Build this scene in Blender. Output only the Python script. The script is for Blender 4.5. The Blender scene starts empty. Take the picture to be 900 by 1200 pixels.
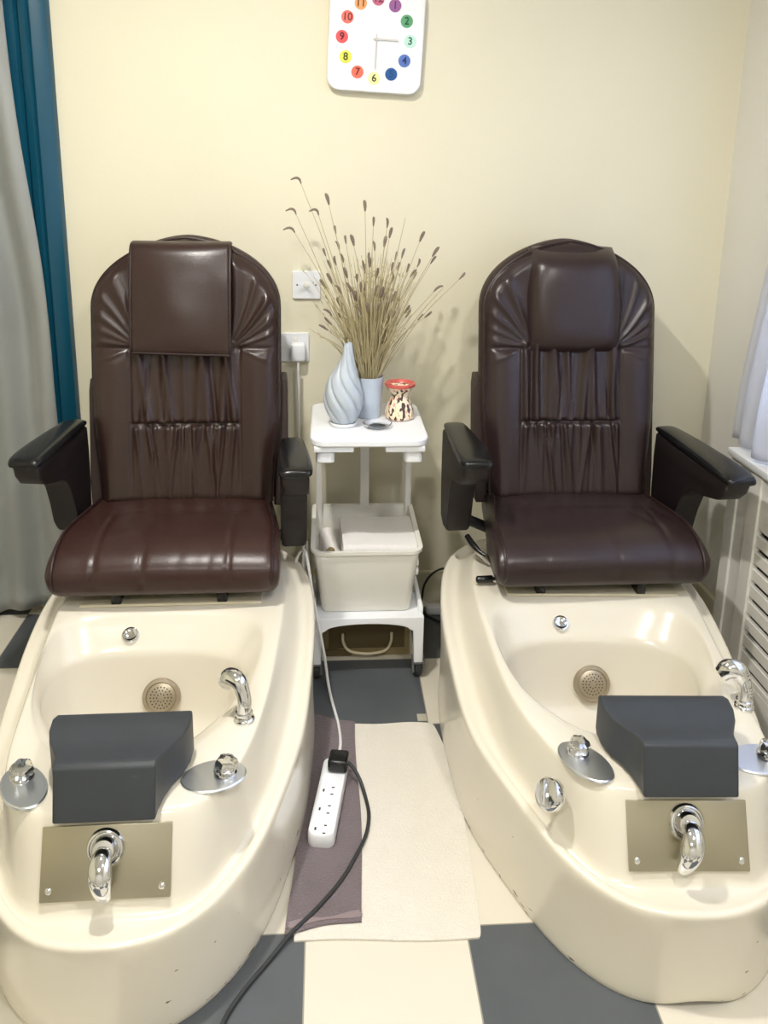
import bpy, bmesh, math, random
import numpy as np
from mathutils import Vector, Matrix
random.seed(7)
S = bpy.context.scene
COL = S.collection
PI = math.pi
W = 2.757          # back wall
XR = 1.313         # right wall

# ------------------------------------------------------------------ materials
def srgb(r, g, b):
    f = lambda c: (c/255/12.92) if c/255 <= .04045 else ((c/255+.055)/1.055)**2.4
    return (f(r), f(g), f(b), 1)

def mat(name, col, rough=.5, metal=0, spec=.5, bump=0, bscale=60, bdist=.002, var=0, vscale=4, coat=0, trans=0, ior=1.45, emit=None, sheen=0, detail=4):
    m = bpy.data.materials.new(name); m.use_nodes = True
    nt = m.node_tree; b = nt.nodes['Principled BSDF']
    b.inputs['Base Color'].default_value = col
    b.inputs['Roughness'].default_value = rough
    b.inputs['Metallic'].default_value = metal
    b.inputs['Specular IOR Level'].default_value = spec
    b.inputs['IOR'].default_value = ior
    b.inputs['Coat Weight'].default_value = coat
    b.inputs['Transmission Weight'].default_value = trans
    b.inputs['Sheen Weight'].default_value = sheen
    if emit:
        b.inputs['Emission Color'].default_value = emit[0]; b.inputs['Emission Strength'].default_value = emit[1]
    tc = nt.nodes.new('ShaderNodeTexCoord')
    if var:
        n = nt.nodes.new('ShaderNodeTexNoise'); n.inputs['Scale'].default_value = vscale; n.inputs['Detail'].default_value = detail
        nt.links.new(tc.outputs['Object'], n.inputs['Vector'])
        mx = nt.nodes.new('ShaderNodeMix'); mx.data_type = 'RGBA'
        mx.inputs[6].default_value = tuple(min(1, c*(1+var)) for c in col[:3])+(1,)
        mx.inputs[7].default_value = tuple(c*(1-var) for c in col[:3])+(1,)
        nt.links.new(n.outputs['Fac'], mx.inputs[0]); nt.links.new(mx.outputs[2], b.inputs['Base Color'])
    if bump:
        n2 = nt.nodes.new('ShaderNodeTexNoise'); n2.inputs['Scale'].default_value = bscale; n2.inputs['Detail'].default_value = 5
        nt.links.new(tc.outputs['Object'], n2.inputs['Vector'])
        bp = nt.nodes.new('ShaderNodeBump'); bp.inputs['Strength'].default_value = bump; bp.inputs['Distance'].default_value = bdist
        nt.links.new(n2.outputs['Fac'], bp.inputs['Height']); nt.links.new(bp.outputs['Normal'], b.inputs['Normal'])
    return m

M = {}
M['wall'] = mat('wall_paint', srgb(230, 224, 199), .75, var=.03, vscale=2, bump=.15, bscale=90)
M['wall_right'] = mat('window_lit_paint', srgb(230, 228, 220), .75, var=.03, vscale=2)  # wall paint made paler and cooler, window light put into its colour
M['ceiling'] = mat('ceiling_paint', srgb(240, 238, 230), .9)
M['leather'] = mat('brown_leather', srgb(50, 35, 31), .30, spec=.5, bump=.25, bscale=260, bdist=.0012, var=.14, vscale=7)
M['leather_worn'] = mat('worn_seat_leather', srgb(54, 33, 30), .33, spec=.55, bump=.25, bscale=240, bdist=.0012, var=.16, vscale=9)
M['leather_cool'] = mat('dark_brown_leather', srgb(46, 34, 34), .31, spec=.5, bump=.25, bscale=260, bdist=.0012, var=.12, vscale=7)
M['piping'] = mat('leather_piping', srgb(44, 28, 27), .4)
M['black'] = mat('black_plastic', srgb(18, 19, 21), .24, spec=.5)
M['armbody'] = mat('dark_arm_plastic', srgb(29, 23, 24), .45, bump=.1, bscale=300)
M['shell'] = mat('dark_brown_shell', srgb(52, 38, 34), .55, bump=.15, bscale=200)
M['foam'] = mat('slate_vinyl_pad', srgb(58, 62, 66), .48, spec=.4, bump=.12, bscale=200, var=.15, vscale=10)
M['chrome'] = mat('chrome', srgb(225, 226, 228), .08, metal=1)
M['mirror'] = mat('polished_plate', srgb(224, 228, 234), .32, metal=1)
M['steel'] = mat('brushed_steel', srgb(186, 180, 160), .3, metal=1, bump=.05, bscale=120)
M['drain'] = mat('perforated_metal', srgb(176, 165, 145), .4, metal=.8)
M['white'] = mat('white_plastic', srgb(238, 240, 243), .35)
M['offwhite'] = mat('offwhite_plastic', srgb(232, 230, 222), .45)
M['crate'] = mat('crate_plastic', srgb(232, 230, 220), .45, var=.02)
M['greyplastic'] = mat('grey_caster_plastic', srgb(120, 122, 124), .45)
M['teal'] = mat('teal_gloss_paint', srgb(10, 74, 97), .35, var=.08, vscale=6)
M['towelw'] = mat('cream_terry', srgb(228, 222, 210), .95, bump=.9, bscale=260, bdist=.004, sheen=.3, var=.03, vscale=20)
M['towelg'] = mat('mauve_grey_terry', srgb(112, 101, 104), .95, bump=.9, bscale=240, bdist=.004, sheen=.3, var=.16, vscale=14)
M['towelhem'] = mat('grey_hem', srgb(140, 126, 128), .9, bump=.3, bscale=200)
M['towelf'] = mat('folded_towel_white', srgb(236, 232, 228), .95, bump=.8, bscale=200, bdist=.004)
M['cableb'] = mat('black_cable_rubber', srgb(48, 50, 52), .5)
M['cablew'] = mat('white_cable_rubber', srgb(228, 228, 226), .45)
M['cardboard'] = mat('brown_cardboard', srgb(150, 134, 96), .85, var=.1, vscale=8)
M['carddark'] = mat('dark_carton_print', srgb(92, 80, 52), .8, var=.1, vscale=6)
M['creamtube'] = mat('cream_tube', srgb(214, 204, 172), .5)
M['vase'] = mat('blue_grey_ceramic', srgb(182, 191, 200), .4, var=.12, vscale=30)
M['pot'] = mat('pale_blue_ceramic', srgb(192, 203, 216), .35, var=.05, vscale=20)
M['stalk'] = mat('dry_stalk', srgb(180, 168, 130), .85, var=.2, vscale=30)
M['spike'] = mat('dry_flower_spike', srgb(128, 114, 100), .95, var=.25, vscale=60, bump=.8, bscale=300)
M['redrim'] = mat('red_glaze', srgb(200, 98, 88), .35, var=.15, vscale=50)
M['seat_shade'] = mat('beige_seat_shade', srgb(206, 197, 170), .45)
M['glass'] = mat('clear_glass', (.95, .97, 1, 1), .05, trans=1)
M['disk_hole'] = mat('dark_slot', srgb(40, 40, 42), .6)
M['sticker'] = mat('beige_sticker', srgb(176, 172, 156), .7)
M['curtaing'] = mat('grey_satin_curtain', srgb(142, 145, 142), .42, spec=.5, sheen=.2, var=.1, vscale=3, bump=.3, bscale=14, bdist=.012)
M['winframe'] = mat('white_window_paint', srgb(240, 240, 238), .4)
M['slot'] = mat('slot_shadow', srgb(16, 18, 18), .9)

def sheer_mat():
    m = bpy.data.materials.new('sheer_white_voile'); m.use_nodes = True; nt = m.node_tree
    for n in list(nt.nodes): nt.nodes.remove(n)
    o = nt.nodes.new('ShaderNodeOutputMaterial'); a = nt.nodes.new('ShaderNodeBsdfDiffuse'); t = nt.nodes.new('ShaderNodeBsdfTranslucent'); tr = nt.nodes.new('ShaderNodeBsdfTransparent')
    a.inputs[0].default_value = srgb(222, 222, 226); t.inputs[0].default_value = srgb(232, 236, 246)
    m1 = nt.nodes.new('ShaderNodeMixShader'); m2 = nt.nodes.new('ShaderNodeMixShader')
    m1.inputs[0].default_value = .45; m2.inputs[0].default_value = .2
    nt.links.new(a.outputs[0], m1.inputs[1]); nt.links.new(t.outputs[0], m1.inputs[2])
    nt.links.new(m1.outputs[0], m2.inputs[1]); nt.links.new(tr.outputs[0], m2.inputs[2]); nt.links.new(m2.outputs[0], o.inputs[0])
    return m
M['sheer'] = sheer_mat()

def math_node(nt, op, a, b=None, c=None):
    n = nt.nodes.new('ShaderNodeMath'); n.operation = op
    for i, v in enumerate((a, b, c)):
        if v is None: continue
        if isinstance(v, (int, float)): n.inputs[i].default_value = v
        else: nt.links.new(v, n.inputs[i])
    return n.outputs[0]

TX, TY, TS = -.0444, 1.3949, .3272
def tile_mat():
    m = bpy.data.materials.new('checker_vinyl_tiles'); m.use_nodes = True; nt = m.node_tree; b = nt.nodes['Principled BSDF']
    g = nt.nodes.new('ShaderNodeNewGeometry'); sp = nt.nodes.new('ShaderNodeSeparateXYZ'); nt.links.new(g.outputs['Position'], sp.inputs[0])
    u = math_node(nt, 'DIVIDE', math_node(nt, 'SUBTRACT', sp.outputs[0], TX), TS)
    v = math_node(nt, 'DIVIDE', math_node(nt, 'SUBTRACT', sp.outputs[1], TY), TS)
    fu = math_node(nt, 'FLOOR', u); fv = math_node(nt, 'FLOOR', v)
    par = math_node(nt, 'FLOORED_MODULO', math_node(nt, 'ADD', fu, fv), 2.0)   # 0 dark, 1 cream
    du = math_node(nt, 'ABSOLUTE', math_node(nt, 'SUBTRACT', math_node(nt, 'FRACT', u), .5))
    dv = math_node(nt, 'ABSOLUTE', math_node(nt, 'SUBTRACT', math_node(nt, 'FRACT', v), .5))
    gr = math_node(nt, 'GREATER_THAN', math_node(nt, 'MAXIMUM', du, dv), .4955)
    n = nt.nodes.new('ShaderNodeTexNoise'); n.inputs['Scale'].default_value = 5; n.inputs['Detail'].default_value = 6; nt.links.new(g.outputs['Position'], n.inputs['Vector'])
    cr = nt.nodes.new('ShaderNodeMix'); cr.data_type = 'RGBA'; cr.inputs[6].default_value = srgb(222, 216, 201); cr.inputs[7].default_value = srgb(214, 207, 192); nt.links.new(n.outputs[0], cr.inputs[0])
    dk = nt.nodes.new('ShaderNodeMix'); dk.data_type = 'RGBA'; dk.inputs[6].default_value = srgb(72, 77, 82); dk.inputs[7].default_value = srgb(96, 100, 103); nt.links.new(n.outputs[0], dk.inputs[0])
    mx = nt.nodes.new('ShaderNodeMix'); mx.data_type = 'RGBA'; nt.links.new(par, mx.inputs[0]); nt.links.new(dk.outputs[2], mx.inputs[6]); nt.links.new(cr.outputs[2], mx.inputs[7])
    m2 = nt.nodes.new('ShaderNodeMix'); m2.data_type = 'RGBA'; nt.links.new(gr, m2.inputs[0]); nt.links.new(mx.outputs[2], m2.inputs[6]); m2.inputs[7].default_value = srgb(150, 146, 132)
    nt.links.new(m2.outputs[2], b.inputs['Base Color']); b.inputs['Roughness'].default_value = .35
    return m
M['tiles'] = tile_mat()

def tub_mat():
    m = bpy.data.materials.new('cream_gelcoat'); m.use_nodes = True; nt = m.node_tree; b = nt.nodes['Principled BSDF']
    tc = nt.nodes.new('ShaderNodeTexCoord')
    n = nt.nodes.new('ShaderNodeTexNoise'); n.inputs['Scale'].default_value = 3; nt.links.new(tc.outputs['Object'], n.inputs['Vector'])
    mp = nt.nodes.new('ShaderNodeMapping'); mp.inputs['Scale'].default_value = (22, 22, 70); mp.inputs['Rotation'].default_value = (.2, .3, 0); nt.links.new(tc.outputs['Object'], mp.inputs[0])
    s = nt.nodes.new('ShaderNodeTexNoise'); s.inputs['Scale'].default_value = 1; s.inputs['Detail'].default_value = 3; nt.links.new(mp.outputs[0], s.inputs['Vector'])
    sp = nt.nodes.new('ShaderNodeSeparateXYZ'); nt.links.new(tc.outputs['Object'], sp.inputs[0])
    low = math_node(nt, 'LESS_THAN', sp.outputs[2], .14); edge = math_node(nt, 'LESS_THAN', sp.outputs[2], .012)
    scuff = math_node(nt, 'MULTIPLY', low, math_node(nt, 'GREATER_THAN', s.outputs[0], .735))
    sc = math_node(nt, 'MAXIMUM', scuff, math_node(nt, 'MULTIPLY', edge, math_node(nt, 'GREATER_THAN', s.outputs[0], .58)))
    c = nt.nodes.new('ShaderNodeMix'); c.data_type = 'RGBA'; c.inputs[6].default_value = srgb(226, 220, 204); c.inputs[7].default_value = srgb(220, 213, 196); nt.links.new(n.outputs[0], c.inputs[0])
    c2 = nt.nodes.new('ShaderNodeMix'); c2.data_type = 'RGBA'; nt.links.new(sc, c2.inputs[0]); nt.links.new(c.outputs[2], c2.inputs[6]); c2.inputs[7].default_value = srgb(122, 106, 74)
    nt.links.new(c2.outputs[2], b.inputs['Base Color']); b.inputs['Roughness'].default_value = .22; b.inputs['Coat Weight'].default_value = .35; b.inputs['Coat Roughness'].default_value = .08
    return m
M['tub'] = tub_mat()

def flecked_pot_mat():
    m = bpy.data.materials.new('patterned_pot_glaze'); m.use_nodes = True; nt = m.node_tree; b = nt.nodes['Principled BSDF']
    tc = nt.nodes.new('ShaderNodeTexCoord'); mp = nt.nodes.new('ShaderNodeMapping'); mp.inputs['Scale'].default_value = (1, 1, .45); nt.links.new(tc.outputs['Object'], mp.inputs[0])
    v = nt.nodes.new('ShaderNodeTexVoronoi'); v.inputs['Scale'].default_value = 145; nt.links.new(mp.outputs[0], v.inputs['Vector'])
    r = nt.nodes.new('ShaderNodeValToRGB'); nt.links.new(v.outputs['Color'], r.inputs[0]); r.color_ramp.interpolation = 'CONSTANT'
    e = r.color_ramp.elements; e[0].position = 0; e[0].color = srgb(74, 46, 40); e[1].position = .3; e[1].color = srgb(240, 224, 190)
    e2 = e.new(.55); e2.color = srgb(226, 168, 148); e3 = e.new(.68); e3.color = srgb(244, 232, 206)
    nt.links.new(r.outputs[0], b.inputs['Base Color']); b.inputs['Roughness'].default_value = .4
    return m
M['fleck'] = flecked_pot_mat()

# ------------------------------------------------------------------ helpers
def tag(o, label=None, cat=None, group=None, kind=None):
    if label: o['label'] = label
    if cat: o['category'] = cat
    if group: o['group'] = group
    if kind: o['kind'] = kind
    return o

def empty(name, loc=(0, 0, 0), rz=0):
    o = bpy.data.objects.new(name, None); COL.objects.link(o); o.location = loc; o.rotation_euler = (0, 0, rz); o.empty_display_size = .1
    return o

def obj(name, bm, m, parent=None, smooth=True, angle=40, sub=0, loc=None, rot=None, bev=None):
    me = bpy.data.meshes.new(name)
    bmesh.ops.recalc_face_normals(bm, faces=bm.faces[:])
    bm.to_mesh(me); bm.free()
    for mm in (m if isinstance(m, (list, tuple)) else [m]): me.materials.append(mm)
    if smooth:
        me.shade_smooth()
        if angle: me.set_sharp_from_angle(angle=math.radians(angle))
    o = bpy.data.objects.new(name, me); COL.objects.link(o)
    if parent: o.parent = parent
    if loc is not None: o.location = loc
    if rot is not None: o.rotation_euler = rot
    if bev:
        md = o.modifiers.new('bevel', 'BEVEL'); md.width = bev; md.segments = 3; md.limit_method = 'ANGLE'; md.angle_limit = math.radians(35)
    if sub:
        md = o.modifiers.new('subsurf', 'SUBSURF'); md.levels = sub; md.render_levels = sub
    return o

def BM(): return bmesh.new()

def box(bm, x0, x1, y0, y1, z0, z1, bev=0, seg=2, mtx=None):
    r = bmesh.ops.create_cube(bm, size=1)
    vs = r['verts']
    for v in vs:
        v.co = Vector((x0+(v.co.x+.5)*(x1-x0), y0+(v.co.y+.5)*(y1-y0), z0+(v.co.z+.5)*(z1-z0)))
    if bev:
        es = list({e for v in vs for e in v.link_edges})
        rr = bmesh.ops.bevel(bm, geom=es, offset=bev, segments=seg, affect='EDGES', profile=.5)
        vs = list({v for f in rr['faces'] for v in f.verts} | {v for v in vs if v.is_valid})
    if mtx is not None:
        for v in vs: v.co = mtx @ v.co
    return vs

def catmull(pts, n):
    P = [Vector(p) for p in pts]; P = [P[0]*2-P[1]]+P+[P[-1]*2-P[-2]]
    out = []
    for i in range(1, len(P)-2):
        for k in range(n):
            t = k/n; a, b, c, d = P[i-1], P[i], P[i+1], P[i+2]
            out.append(.5*((2*b)+(c-a)*t+(2*a-5*b+4*c-d)*t*t+(3*b-a-3*c+d)*t**3))
    out.append(P[-2].copy()); return out

def tube(bm, pts, rad, seg=10, smooth=0, cap=True, flat=1.0):
    """sweep; rad number or list; flat squashes the section across its second axis"""
    if smooth:
        n0 = len(pts); P = catmull(pts, smooth)
        if not isinstance(rad, (int, float)):
            rad = [v.x for v in catmull([(r, 0, 0) for r in rad], smooth)]
    else: P = [Vector(p) for p in pts]
    n = len(P)
    R = [rad]*n if isinstance(rad, (int, float)) else rad
    T = []
    for i in range(n):
        a = P[max(0, i-1)]; b = P[min(n-1, i+1)]; T.append((b-a).normalized())
    u = T[0].orthogonal().normalized(); rings = []
    if abs(T[0].z) < .9: u = T[0].cross(Vector((0, 0, 1))).normalized()
    for i in range(n):
        u = (u-T[i]*u.dot(T[i])).normalized(); w = T[i].cross(u)
        rings.append([bm.verts.new(P[i]+R[i]*(u*math.cos(2*PI*k/seg)+w*math.sin(2*PI*k/seg)*flat)) for k in range(seg)])
    for a, b in zip(rings, rings[1:]):
        for k in range(seg): bm.faces.new((a[k], a[(k+1) % seg], b[(k+1) % seg], b[k]))
    if cap: bm.faces.new(rings[0][::-1]); bm.faces.new(rings[-1])

def lathe(bm, prof, seg=32, mtx=None, close=True, twist=None):
    rings = []
    for r, z in prof:
        vs = []
        for k in range(seg):
            a = 2*PI*k/seg; rr = r if twist is None else r*(1+twist(a, z))
            p = Vector((rr*math.cos(a), rr*math.sin(a), z)); vs.append(bm.verts.new(mtx @ p if mtx is not None else p))
        rings.append(vs)
    for a, b in zip(rings, rings[1:]):
        for k in range(seg): bm.faces.new((a[k], a[(k+1) % seg], b[(k+1) % seg], b[k]))
    if close: bm.faces.new(rings[0][::-1]); bm.faces.new(rings[-1])
    return rings

def loft(bm, rings, closed=True, cap0=False, cap1=False):
    V = [[bm.verts.new(p) for p in r] for r in rings]; n = len(V[0])
    for a, b in zip(V, V[1:]):
        for k in range(n if closed else n-1): bm.faces.new((a[k], a[(k+1) % n], b[(k+1) % n], b[k]))
    if cap0: bm.faces.new(V[0][::-1])
    if cap1: bm.faces.new(V[-1])
    return V

def prism(bm, poly, d0, d1, axis='x'):
    """poly of 2-D points extruded between d0 and d1 along axis; x: poly=(y,z)  y: poly=(x,z)  z: poly=(x,y)"""
    def P(p, d): return {'x': (d, p[0], p[1]), 'y': (p[0], d, p[1]), 'z': (p[0], p[1], d)}[axis]
    a = [bm.verts.new(P(p, d0)) for p in poly]; b = [bm.verts.new(P(p, d1)) for p in poly]; n = len(poly)
    bm.faces.new(a[::-1]); bm.faces.new(b)
    for k in range(n): bm.faces.new((a[k], a[(k+1) % n], b[(k+1) % n], b[k]))

def rrect(w, h, r, n=6, cx=0, cy=0):
    out = []
    for sx, sy, a0 in ((1, 1, 0), (-1, 1, 90), (-1, -1, 180), (1, -1, 270)):
        for k in range(n+1):
            a = math.radians(a0+90*k/n); out.append((cx+sx*(w/2-r)+r*math.cos(a), cy+sy*(h/2-r)+r*math.sin(a)))
    return out

def frame_mtx(loc, normal, up=(0, 0, 1)):
    z = Vector(normal).normalized(); x = Vector(up).cross(z).normalized(); y = z.cross(x)
    m = Matrix((x, y, z)).transposed().to_4x4(); m.translation = Vector(loc); return m

def sstep(a, b, x):
    t = min(1, max(0, (x-a)/(b-a))); return t*t*(3-2*t)

# ------------------------------------------------------------------ room
def struct(name, bm, m, parent=None, **k):
    o = obj(name, bm, m, parent, smooth=k.pop('smooth', False), **k)
    if parent is None: o['kind'] = 'structure'
    return o

XL, YF, ZC = -2.1, -1.9, 2.55
b = BM(); box(b, XL-.1, XR+.1, YF-.1, W+.1, -.1, 0); struct('floor', b, M['tiles'])
b = BM(); box(b, XL-.1, XR+.1, YF-.1, W+.1, ZC, ZC+.1); struct('ceiling', b, M['ceiling'])
b = BM(); box(b, XL-.1, XR+.1, W, W+.1, 0, ZC); struct('wall_back', b, M['wall'])
b = BM(); box(b, XL-.1, XL, YF, W, 0, ZC); struct('wall_left', b, M['wall'])
b = BM(); box(b, XL-.1, XR+.1, YF-.1, YF, 0, ZC); struct('wall_front', b, M['wall_right'])
WY0, WY1, WZ0, WZ1 = .5, 2.2, .82, 2.15
b = BM()
box(b, XR, XR+.1, YF, WY0, 0, ZC); box(b, XR, XR+.1, WY1, W, 0, ZC); box(b, XR, XR+.1, WY0, WY1, 0, WZ0); box(b, XR, XR+.1, WY0, WY1, WZ1, ZC)
struct('wall_right', b, M['wall_right'])
b = BM()
for y in (WY0+.025, (WY0+WY1)/2, WY1-.025): box(b, XR+.03, XR+.08, y-.025, y+.025, WZ0, WZ1, .004)
for z in (WZ0+.025, WZ1-.025): box(b, XR+.032, XR+.078, WY0+.05, WY1-.05, z-.025, z+.025, .004)
win = struct('window_1', b, M['winframe'])
b = BM(); box(b, XR+.052, XR+.056, WY0+.02, WY1-.02, WZ0+.02, WZ1-.02); obj('pane', b, M['glass'], win, smooth=False)

def baseboard(name, x0, x1, y0, y1):
    b = BM(); box(b, x0, x1, y0, y1, 0, .118, .004); struct(name, b, M['wall'])
baseboard('baseboard_back', -.815, XR, W-.018, W)
baseboard('baseboard_right', XR-.018, XR, 2.32, W-.018)

# teal door-frame moulding on the back wall
b = BM()
prof = [(-.95, W), (-.95, W-.030), (-.938, W-.045), (-.905, W-.045), (-.898, W-.034), (-.89, W-.046), (-.872, W-.050), (-.866, W-.040), (-.858, W-.046), (-.835, W-.040), (-.818, W-.028), (-.813, W-.012), (-.813, W)]
prism(b, prof, 0, ZC, 'z')
tag(obj('trim_1', b, M['teal'], angle=30), kind='structure')

# ------------------------------------------------------------------ curtains
def curtain(name, mtl, fpos, u1, zt, zb, nu=150, nv=60):
    bm = BM(); g = [[bm.verts.new(fpos(u1*i/nu, j/nv)) for i in range(nu+1)] for j in range(nv+1)]
    for j in range(nv):
        for i in range(nu): bm.faces.new((g[j][i], g[j][i+1], g[j+1][i+1], g[j+1][i]))
    o = obj(name, bm, mtl, angle=None)
    md = o.modifiers.new('cloth', 'SOLIDIFY'); md.thickness = .002
    return o

def grey_f(u, v):            # v 0 top .. 1 bottom ; right edge slants in
    z = 2.5-v*(2.5-.02)
    xe = -.925+(.070)*sstep(2.0, .9, z)
    if z > 2.0: xe = -.925-(z-2.0)*.05
    L = (xe+1.75)*u
    x = -1.75+L
    d = xe-x
    y = W-.085-.022*math.sin(d*46+.6*math.sin(z*2.1))-.012*math.sin(d*23+1.2+z*1.1)-.006*math.sin(z*9+d*20)*(1-v*.3)
    y -= .02*math.exp(-((z-.55)/.35)**2)*math.sin(d*30)*.5
    zz = z+ (.0 if v < .98 else .02*math.sin(d*12))
    return (x, y, zz)
c1 = curtain('curtain', M['curtaing'], grey_f, 1, 2.5, .02)
tag(c1, 'long grey satin curtain hanging beside the teal trim', 'curtain')

def sheer_f(u, v):
    z = 2.35-v*(2.35-.735)
    ye = 2.365-.13*sstep(.75, 1.6, z)
    y = ye-(ye-.45)*u
    x = 1.215+.016*math.sin((ye-y)*55+.5*math.sin(z*2))+.01*math.sin((ye-y)*24)
    return (x, y, z)
c2 = curtain('sheer_curtain', M['sheer'], sheer_f, 1, 2.35, .735, nu=200)
tag(c2, 'sheer white net curtain hanging over the slatted radiator cover', 'curtain')
b = BM(); tube(b, [(1.215, .35, 2.36), (1.215, 2.42, 2.36)], .01, 10)
for y in (.45, 1.4, 2.25): tube(b, [(XR, y, 2.36), (1.215, y, 2.36)], .006, 8)
tag(obj('curtain_rail', b, M['white']), 'white rail that carries the sheer net curtain', 'curtain rail')
b = BM(); tube(b, [(-1.85, W-.085, 2.51), (-.86, W-.085, 2.51)], .01, 10)
for x in (-1.8, -.9): tube(b, [(x, W, 2.51), (x, W-.085, 2.51)], .006, 8)
tag(obj('curtain_rail', b, M['white']), 'rail that carries the long grey satin curtain', 'curtain rail')

# ------------------------------------------------------------------ radiator cover
rc = empty('radiator_cover', (1.2, 2.31, 0)); tag(rc, 'white slatted radiator cover below the sheer curtain', 'radiator cover')
FX = 0.0
b = BM()
box(b, 0, .02, -.055, 0, 0, .70, .003); box(b, .006, .112, -.02, -.004, 0, .70)           # far stile and end
box(b, -.003, .02, -.185, -.125, 0, .70, .003); box(b, .006, .02, -.125, -.055, 0, .70)
box(b, .0, .02, -1.62, -1.5, 0, .70, .003); box(b, .02, .112, -1.62, -1.6, 0, .70)
box(b, .003, .02, -1.5, -.185, .575, .70); box(b, .003, .02, -1.5, -.185, 0, .095)
obj('frame', b, M['offwhite'], rc, smooth=False)
b = BM(); box(b, -.014, .112, -1.66, .004, .70, .722, .004); obj('top_board', b, M['white'], rc)
NS = 9
b = BM()
z0, dz = .122, .0514
ztop = [z0+dz*k for k in range(NS)]
lo = .095
for k in range(NS+1):
    hi = ztop[k]-.008 if k < NS else .575
    box(b, .004, .018, -1.5, -.185, lo, hi, .002); 
    if k < NS: lo = ztop[k]+.009
for y in (-.62, -1.05): box(b, .003, .0195, y-.03, y+.03, .095, .575)
obj('slatted_panel', b, M['offwhite'], rc, smooth=False)
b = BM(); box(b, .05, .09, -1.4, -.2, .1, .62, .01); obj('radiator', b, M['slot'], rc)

# ------------------------------------------------------------------ pedicure chair
def ring_from(half, n=40, xoff=0):
    """closed plan outline from a right-hand half outline (front -> rear), resampled"""
    P = catmull([(x, y, 0) for x, y in half], 8)
    d = [0]
    for a, c in zip(P, P[1:]): d.append(d[-1]+(c-a).length)
    out = []
    for k in range(n+1):
        s = d[-1]*k/n; i = 0
        while i < len(d)-2 and d[i+1] < s: i += 1
        t = (s-d[i])/max(1e-9, d[i+1]-d[i]); out.append(P[i].lerp(P[i+1], t))
    full = out+[Vector((-p.x, p.y, 0)) for p in out[-2:0:-1]]
    for p in full: p.x += xoff
    return full

G_ = [(0, -.098), (.06, -.094), (.115, -.076), (.165, -.040), (.213, .014), (.253, .082), (.290, .172), (.332, .306), (.355, .414), (.368, .55), (.376, .70), (.372, .85), (.345, 1.0), (.285, 1.11), (.19, 1.175), (.08, 1.2), (0, 1.205)]
D0_ = [(0, -.036), (.07, -.036), (.125, -.032), (.165, -.005), (.205, .055), (.240, .125), (.283, .25), (.310, .40), (.328, .56), (.337, .70), (.332, .85), (.305, .99), (.25, 1.075), (.17, 1.13), (.08, 1.15), (0, 1.155)]
D1_ = [(0, .040), (.07, .040), (.118, .040), (.150, .052), (.190, .085), (.222, .145), (.255, .26), (.276, .40), (.289, .56), (.297, .70), (.292, .84), (.268, .96), (.225, 1.03), (.16, 1.075), (.08, 1.095), (0, 1.1)]
B0_ = [(0, .19), (.08, .195), (.14, .22), (.19, .28), (.228, .36), (.252, .46), (.262, .56), (.248, .645), (.20, .69), (.11, .705), (0, .708)]
B1_ = [(0, .225), (.07, .235), (.12, .275), (.165, .335), (.205, .40), (.226, .475), (.224, .545), (.198, .60), (.145, .63), (.08, .64), (0, .642)]

def deckz(y): return .370+.040*sstep(.35, .85, y)
def ridgez(y): return .212+.035*sstep(-.1, .25, y)+.12*sstep(.2, 1.0, y)

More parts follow.
